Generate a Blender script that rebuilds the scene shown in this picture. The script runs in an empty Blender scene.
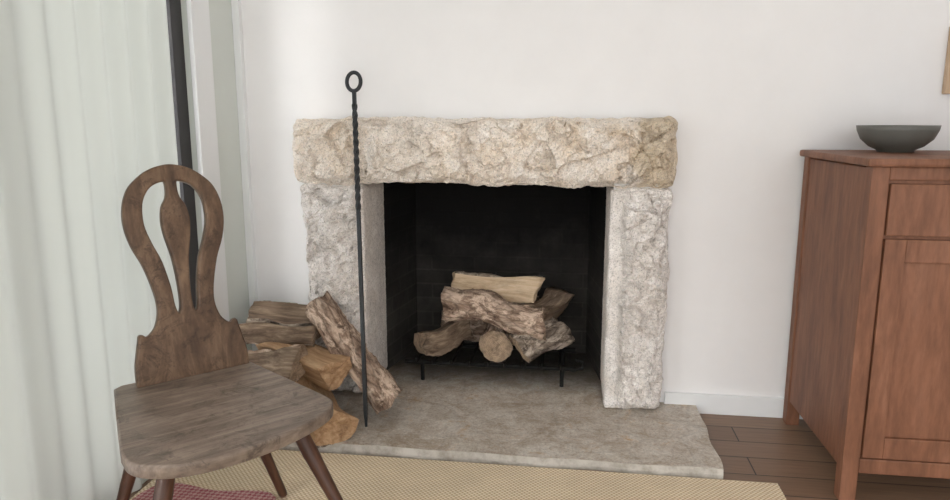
import bpy, bmesh, math, random
from mathutils import Vector, Matrix, noise
random.seed(3)
S=bpy.context.scene
COL=S.collection

# ---------------------------------------------------------------- materials
class NT:
    def __init__(s,name):
        s.m=bpy.data.materials.new(name); s.m.use_nodes=True
        s.t=s.m.node_tree; s.b=s.t.nodes['Principled BSDF']
        s.tc=s.n('ShaderNodeTexCoord')
    def n(s,ty,**k):
        n=s.t.nodes.new(ty)
        for a,v in k.items(): setattr(n,a,v)
        return n
    def l(s,a,b): s.t.links.new(a,b)
    def coord(s,scale=(1,1,1),rot=(0,0,0),src='Object'):
        mp=s.n('ShaderNodeMapping'); s.l(s.tc.outputs[src],mp.inputs[0])
        mp.inputs['Scale'].default_value=scale; mp.inputs['Rotation'].default_value=rot
        return mp.outputs[0]
    def noise(s,v,scale=5,detail=6,rough=.6,dist=0):
        n=s.n('ShaderNodeTexNoise'); s.l(v,n.inputs['Vector'])
        n.inputs['Scale'].default_value=scale; n.inputs['Detail'].default_value=detail
        n.inputs['Roughness'].default_value=rough; n.inputs['Distortion'].default_value=dist
        return n.outputs['Fac']
    def vor(s,v,scale=5,feature='F1',out='Distance',rnd=1):
        n=s.n('ShaderNodeTexVoronoi',feature=feature); s.l(v,n.inputs['Vector'])
        n.inputs['Scale'].default_value=scale; n.inputs['Randomness'].default_value=rnd
        return n.outputs[out]
    def ramp(s,f,stops):
        r=s.n('ShaderNodeValToRGB'); s.l(f,r.inputs[0]); e=r.color_ramp.elements
        while len(e)<len(stops): e.new(.5)
        for i,(p,c) in enumerate(stops):
            e[i].position=p
            if isinstance(c,(int,float)): c=(c,c,c)
            e[i].color=(*c,1)
        return r.outputs[0]
    def mix(s,f,a,b,mode='MIX'):
        m=s.n('ShaderNodeMix',data_type='RGBA',blend_type=mode)
        for i,x in ((0,f),(6,a),(7,b)):
            if hasattr(x,'links'): s.l(x,m.inputs[i])
            elif i==0: m.inputs[0].default_value=x
            else: m.inputs[i].default_value=(*x,1)
        return m.outputs[2]
    def math(s,op,a,b=0):
        m=s.n('ShaderNodeMath',operation=op)
        for i,x in enumerate((a,b)):
            if hasattr(x,'links'): s.l(x,m.inputs[i])
            else: m.inputs[i].default_value=x
        return m.outputs[0]
    def sep(s,v):
        x=s.n('ShaderNodeSeparateXYZ'); s.l(v,x.inputs[0]); return x.outputs
    def comb(s,x,y,z=0):
        c=s.n('ShaderNodeCombineXYZ')
        for i,q in enumerate((x,y,z)):
            if hasattr(q,'links'): s.l(q,c.inputs[i])
            else: c.inputs[i].default_value=q
        return c.outputs[0]
    def bump(s,h,strength=.5,dist=.01,prev=None):
        b=s.n('ShaderNodeBump'); s.l(h,b.inputs['Height'])
        b.inputs['Strength'].default_value=strength; b.inputs['Distance'].default_value=dist
        if prev is not None: s.l(prev,b.inputs['Normal'])
        return b.outputs[0]
    def out(s,col=None,rough=.7,nrm=None,metal=0,spec=.5):
        if col is not None:
            if hasattr(col,'links'): s.l(col,s.b.inputs['Base Color'])
            else: s.b.inputs['Base Color'].default_value=(*col,1)
        if hasattr(rough,'links'): s.l(rough,s.b.inputs['Roughness'])
        else: s.b.inputs['Roughness'].default_value=rough
        s.b.inputs['Metallic'].default_value=metal
        s.b.inputs['Specular IOR Level'].default_value=spec
        if nrm is not None: s.l(nrm,s.b.inputs['Normal'])
        return s.m
def srgb(r,g,b):
    f=lambda c:((c/255+.055)/1.055)**2.4 if c>10 else c/255/12.92
    return (f(r),f(g),f(b))

def m_plain(name,c,rough=.6,metal=0,bs=0,bsc=200):
    t=NT(name); nr=None
    v=t.coord()
    cc=t.mix(t.noise(v,6,3),tuple(x*.96 for x in c),tuple(min(1,x*1.03) for x in c))
    if bs: nr=t.bump(t.noise(v,bsc,3),bs,.003)
    return t.out(cc,rough,nr,metal)
M_wall=m_plain('plaster_white',srgb(242,241,240),.9,0,.08,60)
M_wallL=m_plain('plaster_pale_green',srgb(214,219,213),.9,0,.15,60)
M_trim=m_plain('trim_white',srgb(236,238,238),.5)
M_dark=m_plain('dark_frame',srgb(46,44,46),.5)
M_iron=m_plain('wrought_iron',srgb(58,60,62),.5,.6,.5,120)
M_grate=m_plain('grate_iron',srgb(24,23,22),.7,.5,.5,120)
M_mortar=m_plain('mortar',srgb(212,209,203),.95,0,.4,150)

def m_granite(name,base,light,ochre,ostr,stain=None):
    t=NT(name); v=t.coord()
    c=t.ramp(t.noise(v,11,8,.75),[(.32,tuple(x*.78 for x in base)),(.48,base),(.64,light)])
    om=t.ramp(t.noise(v,4.3,7,.75,.5),[(.47,0.),(.66,ostr)])
    c=t.mix(om,c,ochre)
    if stain:
        x=t.sep(v)[0]
        st=t.math('ADD',x,t.math('MULTIPLY',t.noise(v,9,4),.14))
        st=t.ramp(st,[(stain,0.),(stain+.02,.55)])
        c=t.mix(st,c,t.mix(t.noise(v,34,4,.7),srgb(156,132,100),srgb(218,202,170)))
    sp=t.ramp(t.noise(v,160,3,.7),[(.36,.5),(.45,.94),(.58,1.02),(.67,1.2)])
    c=t.mix(.85,c,sp,'MULTIPLY')
    sp2=t.ramp(t.vor(v,140),[(.1,.5),(.22,1.)])
    c=t.mix(.45,c,sp2,'MULTIPLY')
    pit=t.ramp(t.noise(v,50,6,.8),[(.34,.72),(.44,1.)])
    c=t.mix(.6,c,pit,'MULTIPLY')
    n1=t.bump(t.noise(v,55,7,.75),.4,.009)
    n2=t.bump(t.noise(v,160,3,.6),.35,.003,n1)
    return t.out(c,.9,n2,0,.25)
M_gr1=m_granite('granite_warm',srgb(234,224,212),srgb(249,243,235),srgb(226,203,172),.5,.675)
M_gr2=m_granite('granite_grey',srgb(229,223,217),srgb(246,242,238),srgb(220,206,190),.3)

def m_hearth():
    t=NT('hearth_flagstone'); v=t.coord()
    c=t.ramp(t.noise(v,6.5,9,.78,.7),[(.32,srgb(152,134,114)),(.44,srgb(190,180,166)),(.56,srgb(212,206,196)),(.68,srgb(194,164,126))])
    c=t.mix(t.ramp(t.noise(v,15,8,.8,.6),[(.44,0.),(.58,.5)]),c,srgb(156,134,110))
    cr=t.ramp(t.vor(t.coord((1,1.2,1)),3.4,'DISTANCE_TO_EDGE'),[(0.,.62),(.025,1.)])
    c=t.mix(.35,c,cr,'MULTIPLY')
    c=t.mix(.85,c,t.ramp(t.noise(v,110,5,.75),[(.34,.65),(.5,1.),(.66,1.18)]),'MULTIPLY')
    y=t.math('ADD',t.sep(v)[1],t.math('MULTIPLY',t.noise(v,6,5),.22))
    soot=t.ramp(y,[(.10,0.),(.26,.45),(.5,.9)])
    c=t.mix(soot,c,srgb(42,40,37))
    nr=t.bump(t.noise(v,20,8,.75),.45,.011)
    return t.out(c,t.ramp(t.noise(v,9,4),[(.3,.42),(.7,.75)]),nr,0,.4)
M_hearth=m_hearth()
def m_hedge():
    t=NT('hearth_edge_cement'); v=t.coord()
    c=t.ramp(t.noise(v,18,6,.7),[(.35,srgb(160,152,140)),(.6,srgb(196,190,180))])
    return t.out(c,.9,t.bump(t.noise(v,60,5),.4,.005))
M_hedge=m_hedge()
def m_brick():
    t=NT('sooty_firebrick'); v=t.tc.outputs['Object']; x,y,z=t.sep(v)
    vec=t.comb(t.math('ADD',x,y),z)
    b=t.n('ShaderNodeTexBrick'); t.l(vec,b.inputs['Vector'])
    b.inputs['Scale'].default_value=1; b.inputs['Brick Width'].default_value=.22; b.inputs['Row Height'].default_value=.075
    b.inputs['Mortar Size'].default_value=.006; b.inputs['Mortar Smooth'].default_value=.6
    b.inputs['Color1'].default_value=(*srgb(84,80,75),1); b.inputs['Color2'].default_value=(*srgb(72,69,65),1)
    b.inputs['Mortar'].default_value=(*srgb(92,88,83),1)
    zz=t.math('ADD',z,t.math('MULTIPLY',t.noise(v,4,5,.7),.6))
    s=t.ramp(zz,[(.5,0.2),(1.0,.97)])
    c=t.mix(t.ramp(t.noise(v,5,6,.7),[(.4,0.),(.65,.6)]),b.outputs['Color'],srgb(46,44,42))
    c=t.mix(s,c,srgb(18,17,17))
    return t.out(c,.9,t.bump(t.math('SUBTRACT',1.,b.outputs['Fac']),.35,.006),0,.2)
M_brick=m_brick()
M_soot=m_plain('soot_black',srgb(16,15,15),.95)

def m_jute():
    t=NT('jute_weave'); v=t.tc.outputs['Object']; x,y,z=t.sep(v)
    row=t.math('FLOOR',t.math('MULTIPLY',y,1/.009))
    wx2=t.math('SINE',t.math('ADD',t.math('MULTIPLY',x,2*math.pi/.016),t.math('MULTIPLY',row,math.pi)))
    wy=t.math('ABSOLUTE',t.math('SINE',t.math('MULTIPLY',y,math.pi/.009)))
    h=t.math('MULTIPLY',t.math('ADD',t.math('MULTIPLY',wx2,.5),.5),wy)
    h=t.math('ADD',h,t.math('MULTIPLY',t.noise(v,160,3),.4))
    c=t.ramp(h,[(.05,srgb(178,154,124)),(.5,srgb(222,203,172)),(1.,srgb(242,228,204))])
    c=t.mix(.5,c,t.ramp(t.noise(v,9,5),[(.3,.86),(.7,1.06)]),'MULTIPLY')
    return t.out(c,.95,t.bump(h,.5,.004),0,.1)
M_jute=m_jute()
def m_redrug():
    t=NT('red_braided_rug'); v=t.tc.outputs['Object']; x,y,z=t.sep(v)
    vv=t.comb(t.math('ADD',x,y),t.math('SUBTRACT',x,y))
    ch=t.n('ShaderNodeTexChecker'); t.l(vv,ch.inputs[0]); ch.inputs['Scale'].default_value=60
    ch.inputs[1].default_value=(*srgb(150,60,76),1); ch.inputs[2].default_value=(*srgb(210,180,172),1)
    c=t.mix(.5,ch.outputs[0],t.ramp(t.noise(v,60,3),[(.3,srgb(140,60,72)),(.7,srgb(205,155,150))]))
    return t.out(c,.95,t.bump(t.noise(v,120,3),.6,.006))
M_red=m_redrug()
def m_floor():
    t=NT('oak_floor'); v=t.tc.outputs['Object']; x,y,z=t.sep(v)
    b=t.n('ShaderNodeTexBrick'); t.l(v,b.inputs['Vector'])
    b.inputs['Scale'].default_value=1; b.inputs['Brick Width'].default_value=1.3; b.inputs['Row Height'].default_value=.13
    b.inputs['Mortar Size'].default_value=.0025
    b.inputs['Color1'].default_value=(*srgb(140,112,90),1); b.inputs['Color2'].default_value=(*srgb(122,96,76),1); b.inputs['Mortar'].default_value=(*srgb(40,28,20),1)
    g=t.noise(t.coord((2,30,2)),3,6,.6,.3)
    c=t.mix(.7,b.outputs['Color'],t.ramp(g,[(.3,.7),(.7,1.15)]),'MULTIPLY')
    return t.out(c,.45,t.bump(g,.15,.003))
M_floor=m_floor()
def m_wood(name,dark,mid,light,scale=(14,1.2,14),rough=.5,worn=0,gs=3):
    t=NT(name); v=t.coord(scale)
    g=t.noise(v,gs,8,.65,.5)
    c=t.ramp(g,[(.3,dark),(.5,mid),(.7,light)])
    f=t.noise(t.coord(tuple(k*4 for k in scale)),gs,4,.6)
    c=t.mix(.6,c,t.ramp(f,[(.3,.66),(.6,1.08)]),'MULTIPLY')
    if worn:
        c=t.mix(t.ramp(t.noise(t.coord(),9,6,.75),[(.45,0.),(.7,worn)]),c,tuple(min(1,k*1.25) for k in light))
        c=t.mix(t.ramp(t.noise(t.coord(),14,7,.8,.6),[(.52,0.),(.64,.75)]),c,tuple(k*.7 for k in dark))
    return t.out(c,rough,t.bump(f,.3,.003),0,.4)
M_back=m_wood('chair_back_wood',srgb(60,42,30),srgb(98,75,56),srgb(136,110,86),(5,1.5,5),.42,.2)
M_seat=m_wood('chair_seat_wood',srgb(84,71,61),srgb(118,103,91),srgb(146,131,117),(1.2,12,8),.45,.4)
M_leg=m_wood('chair_leg_wood',srgb(50,30,22),srgb(84,54,38),srgb(108,74,54),(10,10,1.2),.45)
M_chest=m_wood('chest_wood',srgb(104,68,48),srgb(126,84,61),srgb(140,97,74),(5,5,1.0),.55)

def m_bark(name,a,b,c2,patch=.75):
    t=NT(name); v=t.coord((1,1,.35))
    n=t.noise(v,26,8,.75,.8)
    c=t.ramp(n,[(.3,a),(.48,b),(.66,c2)])
    cr=t.ramp(t.vor(v,34,'DISTANCE_TO_EDGE'),[(0.,.4),(.12,1.)])
    c=t.mix(.65,c,cr,'MULTIPLY')
    c=t.mix(t.ramp(t.noise(t.coord((1,1,.6)),15,7,.76,.6),[(.5,0.),(.57,patch)]),c,tuple(min(1,k*1.3) for k in c2))
    return t.out(c,.95,t.bump(t.mix(.5,n,cr),.9,.010),0,.15)
M_bark=m_bark('bark_grey',srgb(62,52,45),srgb(124,111,99),srgb(184,171,156))
M_bark2=m_bark('bark_rust',srgb(76,58,48),srgb(148,125,108),srgb(198,177,158))
def m_split(name,a,b,c2):
    t=NT(name); v=t.coord((1,1,.08))
    n=t.noise(v,45,8,.7,.4)
    c=t.ramp(n,[(.3,a),(.5,b),(.7,c2)])
    c=t.mix(t.ramp(t.noise(t.coord((1,1,.4)),12,5,.7),[(.5,0.),(.7,.5)]),c,tuple(k*.5 for k in a))
    return t.out(c,.85,t.bump(n,.6,.006),0,.2)
M_split=m_split('split_wood_tan',srgb(160,134,106),srgb(200,176,146),srgb(222,202,176))
M_split2=m_split('split_wood_orange',srgb(132,102,76),srgb(176,142,108),srgb(204,174,140))
M_splitd=m_split('split_wood_dark',srgb(70,56,47),srgb(122,104,87),srgb(168,149,128))
def m_end(name,a,b,):
    t=NT(name); v=t.coord((1,1,.1)); x,y,z=t.sep(v)
    r=t.math('SQRT',t.math('ADD',t.math('MULTIPLY',x,x),t.math('MULTIPLY',y,y)))
    r=t.math('ADD',r,t.math('MULTIPLY',t.noise(v,16,4),.02))
    w=t.math('SINE',t.math('MULTIPLY',r,900.))
    c=t.mix(t.math('MULTIPLY',t.math('ADD',w,1.),.3),a,b)
    c=t.mix(t.ramp(r,[(.045,0.),(.08,.6)]),c,tuple(k*.45 for k in a))
    c=t.mix(t.ramp(t.noise(v,34,6,.75),[(.42,0.),(.60,.8)]),c,tuple(k*.35 for k in a))
    return t.out(c,.9,t.bump(t.noise(v,70,4),.6,.006))
M_end=m_end('end_grain',srgb(180,156,130),srgb(142,118,96))

# ---------------------------------------------------------------- mesh helpers
def empty(name,loc=(0,0,0)):
    o=bpy.data.objects.new(name,None); o.location=loc; o.empty_display_size=.1; COL.objects.link(o); return o
def add(name,me,mat=None,parent=None,smooth=False,mats=None):
    o=bpy.data.objects.new(name,me); COL.objects.link(o)
    for m in (mats or ([mat] if mat else [])): me.materials.append(m)
    if smooth: me.polygons.foreach_set('use_smooth',[True]*len(me.polygons))
    if parent:
        o.parent=parent; o.matrix_parent_inverse=Matrix.Translation(-parent.location)
    return o
def boxes(name,bl,mat,parent=None,bevel=0,origin=None):
    bm=bmesh.new()
    for (x0,x1,y0,y1,z0,z1) in bl:
        r=bmesh.ops.create_cube(bm,size=1)
        for v in r['verts']:
            v.co=Vector(((x0+x1)/2+v.co.x*(x1-x0),(y0+y1)/2+v.co.y*(y1-y0),(z0+z1)/2+v.co.z*(z1-z0)))
    if bevel: bmesh.ops.bevel(bm,geom=bm.edges[:],offset=bevel,segments=2,affect='EDGES',profile=.6)
    me=bpy.data.meshes.new(name); bm.to_mesh(me); bm.free()
    return add(name,me,mat,parent)
def lattice_box(x0,x1,y0,y1,z0,z1,res):
    n=[max(2,int(round((b-a)/res))) for a,b in ((x0,x1),(y0,y1),(z0,z1))]
    idx={};vs=[];fs=[]
    def vid(i,j,k):
        if (i,j,k) not in idx:
            idx[(i,j,k)]=len(vs)
            vs.append(Vector((x0+(x1-x0)*i/n[0],y0+(y1-y0)*j/n[1],z0+(z1-z0)*k/n[2])))
        return idx[(i,j,k)]
    for i in range(n[0]):
        for j in range(n[1]):
            fs.append([vid(i,j,0),vid(i,j+1,0),vid(i+1,j+1,0),vid(i+1,j,0)])
            k=n[2]; fs.append([vid(i,j,k),vid(i+1,j,k),vid(i+1,j+1,k),vid(i,j+1,k)])
    for i in range(n[0]):
        for k in range(n[2]):
            fs.append([vid(i,0,k),vid(i+1,0,k),vid(i+1,0,k+1),vid(i,0,k+1)])
            j=n[1]; fs.append([vid(i,j,k),vid(i,j,k+1),vid(i+1,j,k+1),vid(i+1,j,k)])
    for j in range(n[1]):
        for k in range(n[2]):
            fs.append([vid(0,j,k),vid(0,j,k+1),vid(0,j+1,k+1),vid(0,j+1,k)])
            i=n[0]; fs.append([vid(i,j,k),vid(i,j+1,k),vid(i,j+1,k+1),vid(i,j,k+1)])
    return vs,fs
def facet(p,sc,tilt):
    q=p*sc; q=q+noise.noise_vector(q*1.3)*.5
    d,pt=noise.voronoi(q)
    c=pt[0]; rv=noise.noise_vector(c*7.31+Vector((3.3,1.7,9.1)))
    return (rv.dot(q-c)*tilt+noise.noise(c*5.17)*.5)/sc
def sm(a,b,x):
    t=max(0,min(1,(x-a)/(b-a))); return t*t*(3-2*t)
def rock(name,dims,res,mat,parent,seed,bulge=.03,amp=1.,margin=None,chip=(.015,.035),irr=.01,keep=None):
    x0,x1,y0,y1,z0,z1=dims
    vs,fs=lattice_box(*dims,res); off=Vector((seed*3.1,seed*1.7,seed*2.3))
    out=[]
    for p in vs:
        r=chip[0]+(chip[1]-chip[0])*(.5+.5*noise.noise(p*9+off))+abs(noise.noise(p*23+off))*.01
        q=Vector((min(max(p.x,x0+r),x1-r),min(max(p.y,y0+r),y1),min(max(p.z,z0+r),z1-r)))
        d=p-q
        np_=q+d.normalized()*r if d.length>1e-6 else p.copy()
        nrm=d.normalized() if d.length>1e-6 else Vector((0,0,0))
        e=min(p.x-x0,x1-p.x,p.z-z0,z1-p.z)
        front=sm(y0+.10,y0,p.y)
        m=1.
        if margin:
            side,w=margin
            dd=(p.x-x0) if side=='L' else (x1-p.x)
            m=sm(w*.75,w*1.25,dd+noise.noise(p*30+off)*.006)
        if p.y<y0+1e-5:
            f=facet(p+off,6.5,.9)*.5+facet(p+off*2,19,1.4)*.55+facet(p+off*3,44,1.6)*.5+facet(p+off*4,90,1.5)*.25
            f+=noise.noise(p*130+off)*.0008
            h=bulge*sm(0,.05,e)*m+f*amp*(.4+.6*sm(0,.03,e))*(.12+.88*m)
            np_.y-=h
        ol=(noise.noise(p*5+off)*1.1+noise.noise(p*16+off)*.7+noise.noise(p*45+off)*.45)*irr
        side_dir=Vector((nrm.x,0,nrm.z))
        if keep=='R' and nrm.x>0 : side_dir.x*=.15
        if keep=='L' and nrm.x<0 : side_dir.x*=.15
        np_+=side_dir*ol*1.6*(front*.8+.2)
        np_+=noise.noise_vector(p*50+off)*.0015
        out.append(np_)
    o_loc=Vector(((x0+x1)/2,(y0+y1)/2,(z0+z1)/2)) if name!='lintel' else Vector((-.38,-.0,1.07))
    me=bpy.data.meshes.new(name); me.from_pydata([v-o_loc for v in out],[],fs)
    o=add(name,me,mat,None,smooth=False); o.location=o_loc
    if parent: o.parent=parent; o.matrix_parent_inverse=Matrix.Translation(-parent.location)
    return o
def tube(name,pts,r,mat,parent=None,cyc=False,res=3,twist=False):
    cu=bpy.data.curves.new(name,'CURVE'); cu.dimensions='3D'; sp=cu.splines.new('POLY'); sp.points.add(len(pts)-1)
    for i,p in enumerate(pts): sp.points[i].co=(*p,1)
    sp.use_cyclic_u=cyc; cu.bevel_depth=r; cu.bevel_resolution=res; cu.use_fill_caps=True
    o=bpy.data.objects.new(name+'_c',cu); COL.objects.link(o)
    dg=bpy.context.evaluated_depsgraph_get(); me=bpy.data.meshes.new_from_object(o.evaluated_get(dg)); me.name=name
    bpy.data.objects.remove(o); 
    return add(name,me,mat,parent,smooth=True)
def catmull(pts,n=6,cyc=True):
    out=[];N=len(pts)
    for i in range(N if cyc else N-1):
        g=lambda k: Vector(pts[k%N]) if cyc else Vector(pts[max(0,min(N-1,k))])
        a,b,c,d=g(i-1),g(i),g(i+1),g(i+2)
        for s in range(n):
            t=s/n
            out.append(.5*((2*b)+(c-a)*t+(2*a-5*b+4*c-d)*t*t+(3*b-a-3*c+d)*t**3))
    if not cyc: out.append(Vector(pts[-1]))
    return out
def plate(name,outlines,th,bev,mat,M,parent):
    cu=bpy.data.curves.new(name,'CURVE'); cu.dimensions='2D'; cu.fill_mode='BOTH'; cu.extrude=th/2-bev; cu.bevel_depth=bev; cu.bevel_resolution=2
    for ol in outlines:
        sp=cu.splines.new('POLY'); sp.points.add(len(ol)-1); sp.use_cyclic_u=True
        for i,p in enumerate(ol): sp.points[i].co=(p[0],p[1],0,1)
    o=bpy.data.objects.new(name+'_c',cu); COL.objects.link(o)
    dg=bpy.context.evaluated_depsgraph_get(); me=bpy.data.meshes.new_from_object(o.evaluated_get(dg)); me.name=name
    bpy.data.objects.remove(o)
    ob=add(name,me,mat,None); ob.matrix_world=M
    if parent: ob.parent=parent; ob.matrix_parent_inverse=Matrix.Translation(-parent.location)
    return ob
def lathe(name,prof,mat,M,parent,n=28):
    bm=bmesh.new(); rings=[]
    for r,z in prof: rings.append([bm.verts.new((r*math.cos(2*math.pi*k/n),r*math.sin(2*math.pi*k/n),z)) for k in range(n)])
    for a,b in zip(rings,rings[1:]):
        for k in range(n): bm.faces.new([a[k],a[(k+1)%n],b[(k+1)%n],b[k]])
    bm.faces.new(rings[0][::-1]); bm.faces.new(rings[-1])
    me=bpy.data.meshes.new(name); bm.to_mesh(me); bm.free()
    o=add(name,me,mat,None,smooth=True); o.matrix_world=M
    if parent: o.parent=parent; o.matrix_parent_inverse=Matrix.Translation(-parent.location)
    return o

# ---------------------------------------------------------------- room
boxes('floor',[(-1.53,2.5,-5.2,.2,-.1,0)],M_floor)
boxes('wall_back',[(-1.53,-1.115,0,.2,0,2.7),(.36,2.5,0,.2,0,2.7),(-1.115,.36,0,.2,1.185,2.7)],M_wall)
WX=-1.41
wy0,wy1=-.40,-2.9
boxes('wall_left',[(WX-.12,WX,wy0+.02,0,0,2.7),(WX-.12,WX,-5.2,wy1,0,2.7),(WX-.12,WX,wy1,wy0+.02,2.3,2.7),(WX-.12,WX,wy1,wy0+.02,0,.08)],M_wallL)
boxes('wall_right',[(2.5,2.62,-5.2,.2,0,2.7)],M_wall)
boxes('ceiling',[(-1.53,2.62,-5.2,.2,2.7,2.8)],M_wall)
boxes('trim_window',[(WX,WX+.02,-.38,-.25,0,2.4),(WX,WX+.02,-3.04,-2.9,0,2.4),(WX,WX+.02,-2.9,-.38,2.3,2.4)],M_trim,None,.003)
boxes('trim_corner',[(WX,WX+.03,-.03,0,.09,2.7)],M_trim,None,.002)
win=empty('window_1',(WX,-1.5,1.2))
fr=[]
ys=[-.38,-1.30,-2.10,-2.9]
for y in ys: fr.append((WX-.08,WX-.02,y-.03 if y!=-.38 else y-.075,y+.03 if y!=-.38 else y,.08,2.3))
for z in (.08,2.26): fr.append((WX-.075,WX-.025,-2.9,-.38,z,z+.035))
boxes('frame',fr,M_dark,win)
g=NT('window_glass'); g.b.inputs['Transmission Weight'].default_value=1; g.b.inputs['Roughness'].default_value=0; g.b.inputs['IOR'].default_value=1.02
boxes('glass',[(WX-.052,WX-.048,-2.9,-.38,.08,2.3)],g.m,win)
boxes('baseboard_back',[(.40,2.5,-.015,0,0,.085),(-1.41,-1.14,-.015,0,0,.085)],M_trim,None,.003)
cur=empty('curtain',(WX+.045,-.8,1.2))
def curtain(name,ya,yb):
    vs=[];fs=[];n=220
    for i in range(n+1):
        y=ya+(yb-ya)*i/n
        for k,z in enumerate((.04,.8,1.6,2.36)):
            a=.014*math.sin(i/n*2*math.pi*9+.2*k)+.004*math.sin(i*.23+k)
            vs.append((WX+.045+a,y,z))
    for i in range(n):
        for k in range(3): fs.append([i*4+k,i*4+4+k,i*4+5+k,i*4+1+k])
    me=bpy.data.meshes.new(name); me.from_pydata(vs,[],fs); 
    return me
tt=NT('sheer_linen'); 
tr=tt.n('ShaderNodeBsdfTranslucent'); df=tt.n('ShaderNodeBsdfDiffuse'); mx=tt.n('ShaderNodeMixShader')
for q in (tr,df): q.inputs[0].default_value=(*srgb(196,199,192),1)
mx.inputs[0].default_value=.6; tt.l(tr.outputs[0],mx.inputs[1]); tt.l(df.outputs[0],mx.inputs[2])
tt.l(mx.outputs[0],[n for n in tt.t.nodes if n.type=='OUTPUT_MATERIAL'][0].inputs[0])
add('fabric',curtain('fabric',-.60,-1.60),tt.m,cur,True)
tube('rod',[(WX+.045,-.5,2.37),(WX+.045,-1.7,2.37)],.012,M_dark,cur)

# ---------------------------------------------------------------- fireplace
fp=empty('stone_fireplace',(-.38,0,.04))
rock('lintel',(-1.142,.384,-.11,.21,.948,1.210),.006,M_gr1,fp,1,bulge=.026,amp=1.,irr=.011,chip=(.010,.040))
rock('jamb_left',(-1.108,-.852,-.11,.21,.04,.943),.006,M_gr2,fp,2,bulge=.026,amp=1.,irr=.010,keep='R',margin=('R',.03),chip=(.010,.03))
rock('jamb_right',(.143,.374,-.11,.21,.04,.943),.006,M_gr2,fp,3,bulge=.028,amp=1.,irr=.010,keep='L',margin=('L',.055),chip=(.010,.03))
boxes('mortar_joint',[(-1.08,-.866,-.09,.2,.93,.962),(.157,.345,-.09,.2,.93,.962)],M_mortar,fp)
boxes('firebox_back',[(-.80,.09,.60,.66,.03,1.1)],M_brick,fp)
def quadbox(name,pts,h0,h1,mat):
    vs=[(*p,h0) for p in pts]+[(*p,h1) for p in pts]; n=len(pts)
    fs=[list(range(n))[::-1],list(range(n,2*n))]+[[i,(i+1)%n,n+(i+1)%n,n+i] for i in range(n)]
    me=bpy.data.meshes.new(name); me.from_pydata(vs,[],fs); return add(name,me,mat,fp)
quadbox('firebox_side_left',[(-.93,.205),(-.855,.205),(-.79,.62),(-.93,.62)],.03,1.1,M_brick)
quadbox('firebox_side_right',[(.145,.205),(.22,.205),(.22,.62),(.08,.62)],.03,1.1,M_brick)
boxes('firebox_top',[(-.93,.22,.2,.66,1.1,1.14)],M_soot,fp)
vs,fs=lattice_box(-1.30,.53,-.57,.66,0,.04,.02)
vs2=[]
for p in vs:
    q=p.copy()
    if p.z>.001: q.z+=noise.noise(p*6)*.002+noise.noise(p*20)*.0012-.004
    if p.y<-.56: q.y+=noise.noise(Vector((p.x*5,0,p.z*9)))*.012+(.006 if p.z>.03 else 0)
    if p.x>.52: q.x+=noise.noise(Vector((p.y*7,3,0)))*.01
    if p.y>0: q.x=min(max(q.x,-1.10),.35)
    vs2.append(q)
me=bpy.data.meshes.new('hearth_slab'); me.from_pydata(vs2,[],fs)
o=add('hearth_slab',me,mats=[M_hearth,M_hedge],parent=fp)
for p in me.polygons:
    if abs(p.normal.z)<.5: p.material_index=1

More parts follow.
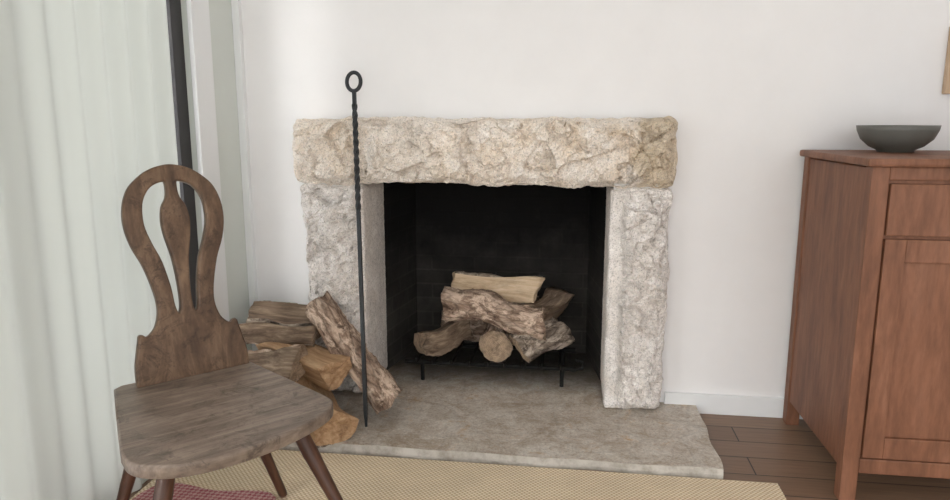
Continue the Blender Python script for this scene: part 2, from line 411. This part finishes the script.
# ---------------------------------------------------------------- logs
def log(name,p0,p1,r,parent,kind='round',roll=0,seed=0,bark=None,split=None,end=None,flat=1.,rough=1.):
    p0=Vector(p0);p1=Vector(p1);Lg=(p1-p0).length; off=Vector((seed*5.3,seed*2.1,seed*7.7))
    prof=[]
    def arc(a0,a1,n,tag):
        for i in range(n):
            a=math.radians(a0+(a1-a0)*i/n); prof.append((Vector((r*math.cos(a),r*math.sin(a)*flat)),tag))
    def line(a,b,n,tag):
        a=Vector(a);b=Vector(b)
        for i in range(n): prof.append((a.lerp(b,i/n),tag))
    if kind=='round': arc(0,360,44,0)
    elif kind=='half':
        arc(65,295,30,0)
        A=prof[0][0]; B=Vector((r*math.cos(math.radians(295)),r*math.sin(math.radians(295))*flat))
        line(B,A,16,1)
    else:
        arc(125,235,18,0)
        A=prof[0][0]; B=Vector((r*math.cos(math.radians(235)),r*math.sin(math.radians(235))*flat)); C=Vector((r*.75,r*.1))
        line(B,C,14,1); line(C,A,14,1)
    n=len(prof); nz=max(16,int(Lg/.009)); vs=[];fs=[];mi=[]
    for k in range(nz+1):
        t=k/nz; z=(t-.5)*Lg
        bend=Vector((noise.noise(Vector((t*1.6,seed,0))),noise.noise(Vector((t*1.6,seed,5)))))*r*.45
        sc=1+.16*noise.noise(Vector((t*3,seed,9)))
        for (q,tag) in prof:
            s=Vector((q.x,q.y,z))+off
            if tag==0: d=1+rough*(.16*noise.noise(s*12)+.10*noise.noise(Vector((s.x*45,s.y*45,s.z*12)))+.05*noise.noise(s*90))
            else: d=1+rough*(.16*noise.noise(Vector((s.x*30,s.y*30,s.z*5)))+.04*noise.noise(Vector((s.x*120,s.y*120,s.z*10))))
            w=q*d*sc+bend
            ze=z
            if k in (0,nz): ze+=noise.noise(s*20)*.02+(q.x*.25 if k==0 else -q.y*.3)
            elif k in (1,nz-1): ze+=noise.noise(s*20)*.008
            vs.append((w.x,w.y,ze))
    for k in range(nz):
        for i in range(n):
            j=(i+1)%n; fs.append([k*n+i,k*n+j,(k+1)*n+j,(k+1)*n+i]); mi.append(prof[i][1])
    for k in (0,nz):
        ring=[k*n+i for i in range(n)]
        cen=sum((Vector(vs[i]) for i in ring),Vector())/n
        prev=ring
        for lv in (.8,.55,.3):
            cur_=[]
            for i in ring:
                w=cen.lerp(Vector(vs[i]),lv); w.z+=noise.noise(w*35+off)*.01; vs.append(tuple(w)); cur_.append(len(vs)-1)
            for i in range(n):
                j=(i+1)%n; a=[prev[i],prev[j],cur_[j],cur_[i]]
                fs.append(a[::-1] if k==0 else a); mi.append(2)
            prev=cur_
        vs.append(tuple(cen)); ci=len(vs)-1
        for i in range(n):
            b=[prev[i],prev[(i+1)%n],ci]
            fs.append(b[::-1] if k==0 else b); mi.append(2)
    me=bpy.data.meshes.new(name); me.from_pydata(vs,[],fs)
    o=add(name,me,mats=[bark or M_bark,split or M_split,end or M_end])
    for p,m in zip(me.polygons,mi): p.material_index=m; p.use_smooth=(m!=2)
    z=(p1-p0).normalized(); x=z.orthogonal().normalized()
    up=Vector((0,0,1)); xx=up-z*up.dot(z)
    if xx.length>.1: x=xx.normalized()
    y=z.cross(x); R=Matrix((x,y,z)).transposed().to_4x4()@Matrix.Rotation(math.radians(roll),4,'Z')
    o.matrix_world=Matrix.Translation((p0+p1)/2)@R
    o.parent=parent; o.matrix_parent_inverse=Matrix.Translation(-parent.location)
    return o
# roll: 0 = split face up, 90 = towards the room (for logs lying along +x)
fw=empty('firewood_on_grate',(-.35,.25,.16))
gr=empty('fire_grate',(-.35,.25,.04))
GZ=.135
for i,x in enumerate([-.68,-.60,-.52,-.44,-.36,-.28,-.20,-.12,-.04]):
    tube(f'bar_{i+1}',[(x,.055,GZ+.025),(x,.06,GZ+.005),(x,.09,GZ),(x,.42,GZ)],.007,M_grate,gr)
for i,y in enumerate((.11,.38)):
    tube(f'cross_bar_{i+1}',[(-.74,y,GZ-.012),(.03,y,GZ-.012)],.009,M_grate,gr)
k=0
for x in (-.66,-.03):
    for y in (.11,.38):
        k+=1; tube(f'leg_{k}',[(x,y,GZ-.01),(x,y,.04)],.009,M_grate,gr)
tube('front_hook',[(-.03,.11,GZ-.01),(.02,.10,GZ-.015),(.06,.09,GZ),(.06,.09,GZ+.03),(.03,.09,GZ+.04)],.006,M_grate,gr)
log('log_1',(-.325,.10,.214),(-.32,.44,.214),.068,fw,'round',0,1,M_bark2)
log('log_2',(-.225,.09,.215),(-.05,.21,.275),.074,fw,'half',-150,2,M_bark,M_splitd,rough=1.3)
log('log_3',(-.66,.10,.235),(-.45,.22,.285),.078,fw,'wedge',40,3,M_bark,M_splitd,rough=1.3)
log('log_4',(-.55,.15,.39),(-.11,.12,.33),.070,fw,'half',-120,4,M_bark2,M_splitd,rough=1.5)
log('log_5',(-.55,.28,.44),(-.15,.25,.425),.066,fw,'half',78,5,M_bark,M_split,M_split,rough=1.3)
log('log_6',(-.14,.14,.365),(-.02,.34,.375),.078,fw,'wedge',60,6,M_bark2,M_splitd,M_splitd)
log('log_7',(-.62,.36,.22),(-.08,.38,.22),.07,fw,'round',0,7,M_bark2)
log('log_8',(-.55,.37,.34),(-.14,.37,.34),.055,fw,'half',-60,8,M_bark,M_splitd)

st=empty('firewood_stack',(-1.05,-.35,.04))
log('log_1',(-1.01,-.235,.465),(-.705,-.345,.108),.068,st,'half',170,11,M_bark2,M_splitd,rough=1.5)
log('log_2',(-1.17,-.26,.14),(-.86,-.575,.145),.110,st,'wedge',25,12,M_bark,M_split2,M_split2,rough=.7)
log('log_3',(-1.24,-.24,.285),(-.89,-.45,.280),.088,st,'wedge',60,13,M_bark2,M_split2,M_split2,rough=.8)
log('log_4',(-1.33,-.32,.37),(-1.00,-.30,.375),.058,st,'wedge',30,14,M_bark,M_splitd,M_splitd,rough=1.7)
log('log_5',(-1.31,-.22,.42),(-1.02,-.235,.41),.050,st,'half',40,15,M_bark,M_splitd,rough=1.7)
log('log_6',(-1.32,-.48,.115),(-1.08,-.52,.115),.070,st,'round',0,16,M_bark)
log('log_7',(-1.32,-.42,.25),(-1.02,-.44,.27),.07,st,'half',60,17,M_bark2,M_splitd,rough=1.6)

# ---------------------------------------------------------------- poker
A=Vector((-.766,-.427,.045)); B=Vector((-.858,-.158,1.2)); D=(B-A).normalized()
T=A+D*((1.320-A.z)/D.z)
pk=empty('fire_poker',A)
def bar(name,P,Q,s,twist,mat,parent,taper=None):
    L=(Q-P).length; nz=max(2,int(L/.004)); z=(Q-P).normalized(); x=z.cross(Vector((0,1,0))).normalized(); y=z.cross(x)
    vs=[];fs=[]
    for i in range(nz+1):
        t=i/nz; a=twist(t)
        sc=s*(taper(t) if taper else 1)
        for k in range(4):
            an=a+math.pi/4+k*math.pi/2
            v=P.lerp(Q,t)+(x*math.cos(an)+y*math.sin(an))*sc
            vs.append(v)
    for i in range(nz):
        for k in range(4): fs.append([i*4+k,i*4+(k+1)%4,i*4+4+(k+1)%4,i*4+4+k])
    fs.append([3,2,1,0]); fs.append([nz*4+k for k in range(4)])
    me=bpy.data.meshes.new(name); me.from_pydata(vs,[],fs); return add(name,me,mat,parent)
def tw(t):
    z=t*1.27
    u=min(max(z-.80,0),.42)
    return u/.42*2*math.pi*3
bar('twisted_shaft',A,T,.0098,tw,M_iron,pk,lambda t:.55+.45*sm(0,.05,t)+ (.15 if .63<t<.96 else 0))
rc=T+D*.036
X=Vector((1,.0,0)); X=(X-D*X.dot(D)).normalized()
tube('ring_handle',[rc+X*.028*math.cos(a)+D*.037*math.sin(a) for a in [2*math.pi*i/40 for i in range(40)]],.0078,M_iron,pk,True,4)

# ---------------------------------------------------------------- rugs
vs,fs=lattice_box(-1.38,.70,-3.6,-.592,0.0005,.012,.05)
me=bpy.data.meshes.new('jute_rug'); me.from_pydata(vs,[],fs); add('jute_rug',me,M_jute)
rr=plate('red_rug',[catmull([(.0,.0),(.22,.01),(.43,.0),(.435,.35),(.42,.71),(.21,.715),(0,.71),(-.01,.35)],5)],.012,.003,M_red,Matrix.Translation((-1.36,-1.625,.0185))@Matrix.Rotation(math.radians(-2),4,'Z'),None)

# ---------------------------------------------------------------- chair
ch=empty('wooden_chair',(-1.0,-1.0,.0))
R0=Vector((-1.007,1.998-2.87,.45)); F=Vector((.743,-.669,0)); L=Vector((-.669,-.743,0)); U=Vector((0,0,1))
def basis(x,y,z,o): return Matrix.Translation(o)@Matrix((x,y,z)).transposed().to_4x4()
W=.33
seatM=basis(L,F,L.cross(F),R0-U*.016)
fr_=[(-.05,.405),(-.045,.455),(-.005,.50),(.09,.545),(.20,.57),(.32,.57),(.41,.54),(.462,.48),(.465,.405)]
frs=catmull([Vector(p) for p in fr_],5,False)
cut=.205
SW=.38
def ux(v,s): return (-.05*(v+.03)/.435) if s==0 else (SW+.085*(v+.03)/.435)
plate('seat_front',[[(ux(cut+.002,1),cut+.002),(ux(cut+.002,0),cut+.002)]+[tuple(p) for p in frs]],.034,.006,M_seat,seatM,ch)
plate('seat_rear',[[(ux(cut-.002,0),cut-.002),(ux(cut-.002,1),cut-.002),(SW,-.02),(SW-.02,-.035),(.02,-.035),(0,-.02)]],.034,.006,M_seat,seatM,ch)
rec=math.radians(10); Tv=(U*math.cos(rec)-F*math.sin(rec)).normalized()
backM=basis(L,Tv,L.cross(Tv),R0+U*.002)
half=[(.006,.0),(.008,.05),(.016,.09),(.024,.125),(.028,.138),(.040,.130),(.056,.136),(.076,.160),(.088,.205),(.084,.26),(.064,.34),(.040,.40),(.028,.455),(.030,.51),(.048,.56),(.078,.592),(.108,.612),(.137,.622),(.165,.626)]
full=half+[(W-u,h) for u,h in half[::-1][1:]]
sm_=catmull([Vector(p) for p in full],5,False)
hole=[(.150,.586),(.118,.580),(.092,.560),(.073,.520),(.070,.46),(.084,.405),(.106,.345),(.121,.27),(.126,.215),(.134,.188),(.148,.190),(.154,.23),(.152,.30),(.146,.36),(.134,.42),(.130,.465),(.136,.505),(.150,.530),(.155,.560)]
h1=catmull([Vector(p) for p in hole],4)
h2=[Vector((W-p.x,p.y)) for p in h1][::-1]
def dedup(l):
    return [tuple(p) for p in l]
plate('back_board',[dedup(sm_),dedup(h1),dedup(h2)],.028,.006,M_back,backM,ch)
def leg(name,top,foot,r0=.021,r1=.014):
    top=Vector(top);foot=Vector(foot);d=(top-foot);Lg=d.length
    prof=[(r1*.9,0),(r1,.01),(r1*1.1,Lg*.3),(r0*.95,Lg*.62),(r0*1.05,Lg*.72),(r0,Lg*.86),(r0*.85,Lg)]
    q=Vector((0,0,1)).rotation_difference(d.normalized()).to_matrix().to_4x4()
    return lathe(name,prof,M_leg,Matrix.Translation(foot)@q,ch,10)
leg('leg_front_right',(-.76,1.72-2.87,.42),(-.52,1.66-2.87,.018))
leg('leg_rear_right',(-.99,1.87-2.87,.42),(-.90,1.97-2.87,.016))
leg('leg_front_left',(-.955,1.47-2.87,.42),(-.93,1.25-2.87,.030))
leg('leg_rear_left',(-1.16,1.70-2.87,.42),(-1.25,1.60-2.87,.029))
for i,v in enumerate((.09,.37)):
    c=R0+F*v+L*(SW/2)
    M=basis(L,F,L.cross(F),c-U*.043)
    plate(f'batten_{i+1}',[[(-.17,-.035),(.17,-.035),(.17,.035),(-.17,.035)]],.02,.003,M_leg,M,ch)

# ---------------------------------------------------------------- cabinet
cx0,cx1,cy0,cy1,cz=.87,1.85,-.66,-.03,1.07
cd=empty('wooden_cabinet',((cx0+cx1)/2,-.3,0))
bl=[(cx0,cx0+.05,cy0,cy0+.05,0,cz),(cx1-.05,cx1,cy0,cy0+.05,0,cz),(cx0,cx0+.05,cy1-.05,cy1,0,cz),(cx1-.05,cx1,cy1-.05,cy1,0,cz)]
bl+=[(cx0+.006,cx1-.006,cy0+.012,cy1,.10,cz-.005)]
bl+=[(cx0+.05,cx1-.05,cy0,cy0+.03,.1,.15),(cx0+.05,cx1-.05,cy0,cy0+.03,1.03,cz)]
boxes('carcass',bl,M_chest,cd,.004)
boxes('top_board',[(cx0-.02,cx1+.02,cy0-.025,cy1,cz,cz+.025)],M_chest,cd,.008)
mxx=(cx0+cx1)/2
for i,(a,b) in enumerate(((cx0+.055,mxx-.003),(mxx+.003,cx1-.055))):
    boxes(f'drawer_{i+1}',[(a,b,cy0-.004,cy0+.03,.865,1.02)],M_chest,cd,.004)
    z0,z1=.155,.855
    boxes(f'door_panel_{i+1}',[(a,a+.06,cy0-.004,cy0+.03,z0,z1),(b-.06,b,cy0-.004,cy0+.03,z0,z1),(a+.06,b-.06,cy0-.004,cy0+.03,z0,z0+.07),(a+.06,b-.06,cy0-.004,cy0+.03,z1-.07,z1),(a+.06,b-.06,cy0+.006,cy0+.03,z0+.07,z1-.07)],M_chest,cd,.003)
    for j,(x,z) in enumerate((((a+b)/2,.94),(b-.03 if i==0 else a+.03,.52))):
        lathe(f'knob_{i*2+j+1}',[(.007,0),(.007,.012),(.016,.02),(.014,.03),(.005,.034)],M_leg,Matrix.Translation((x,cy0-.004,z))@Matrix.Rotation(math.radians(90),4,'X'),cd,16)
lx,ly=1.11,-.22
lathe('ceramic_bowl',[(.055,0),(.06,.008),(.085,.02),(.112,.045),(.125,.075),(.128,.092),(.122,.092),(.108,.055),(.07,.025),(.02,.018)],m_plain('bowl_glaze',srgb(104,104,98),.5),Matrix.Translation((lx,ly,cz+.025)),None)
pf=empty('picture_frame',(1.55,-.02,1.42))
boxes('frame',[(1.34,1.37,-.03,-.002,1.30,1.54),(1.70,1.73,-.03,-.002,1.30,1.54),(1.37,1.70,-.03,-.002,1.30,1.33),(1.37,1.70,-.03,-.002,1.51,1.54)],m_plain('gilt_frame',srgb(196,168,138),.5),pf,.004)
boxes('print',[(1.37,1.70,-.012,-.004,1.33,1.51)],m_plain('print_paper',srgb(210,198,182),.8),pf)

# ---------------------------------------------------------------- light / camera
w=bpy.data.worlds.new('World'); S.world=w; w.use_nodes=True
bg=w.node_tree.nodes['Background']; bg.inputs[0].default_value=(.975,.983,1,1); bg.inputs[1].default_value=2.75
sl=bpy.data.lights.new('sun','SUN'); sl.energy=2.6; sl.angle=math.radians(22); sl.color=(1,.985,.965)
so=bpy.data.objects.new('sun',sl); COL.objects.link(so)
so.rotation_euler=Vector((.50,1,-.55)).to_track_quat('-Z','Y').to_euler()

cam=bpy.data.cameras.new('camera'); co=bpy.data.objects.new('camera',cam); COL.objects.link(co)
cam.sensor_width=36; cam.lens=36*700/950; cam.clip_start=.05
co.location=(0,-2.87,1.2)
co.rotation_euler=(math.radians(90-10.4),0,math.radians(8))
S.camera=co
S.view_settings.view_transform='Standard'; S.view_settings.look='None'; S.view_settings.exposure=.05
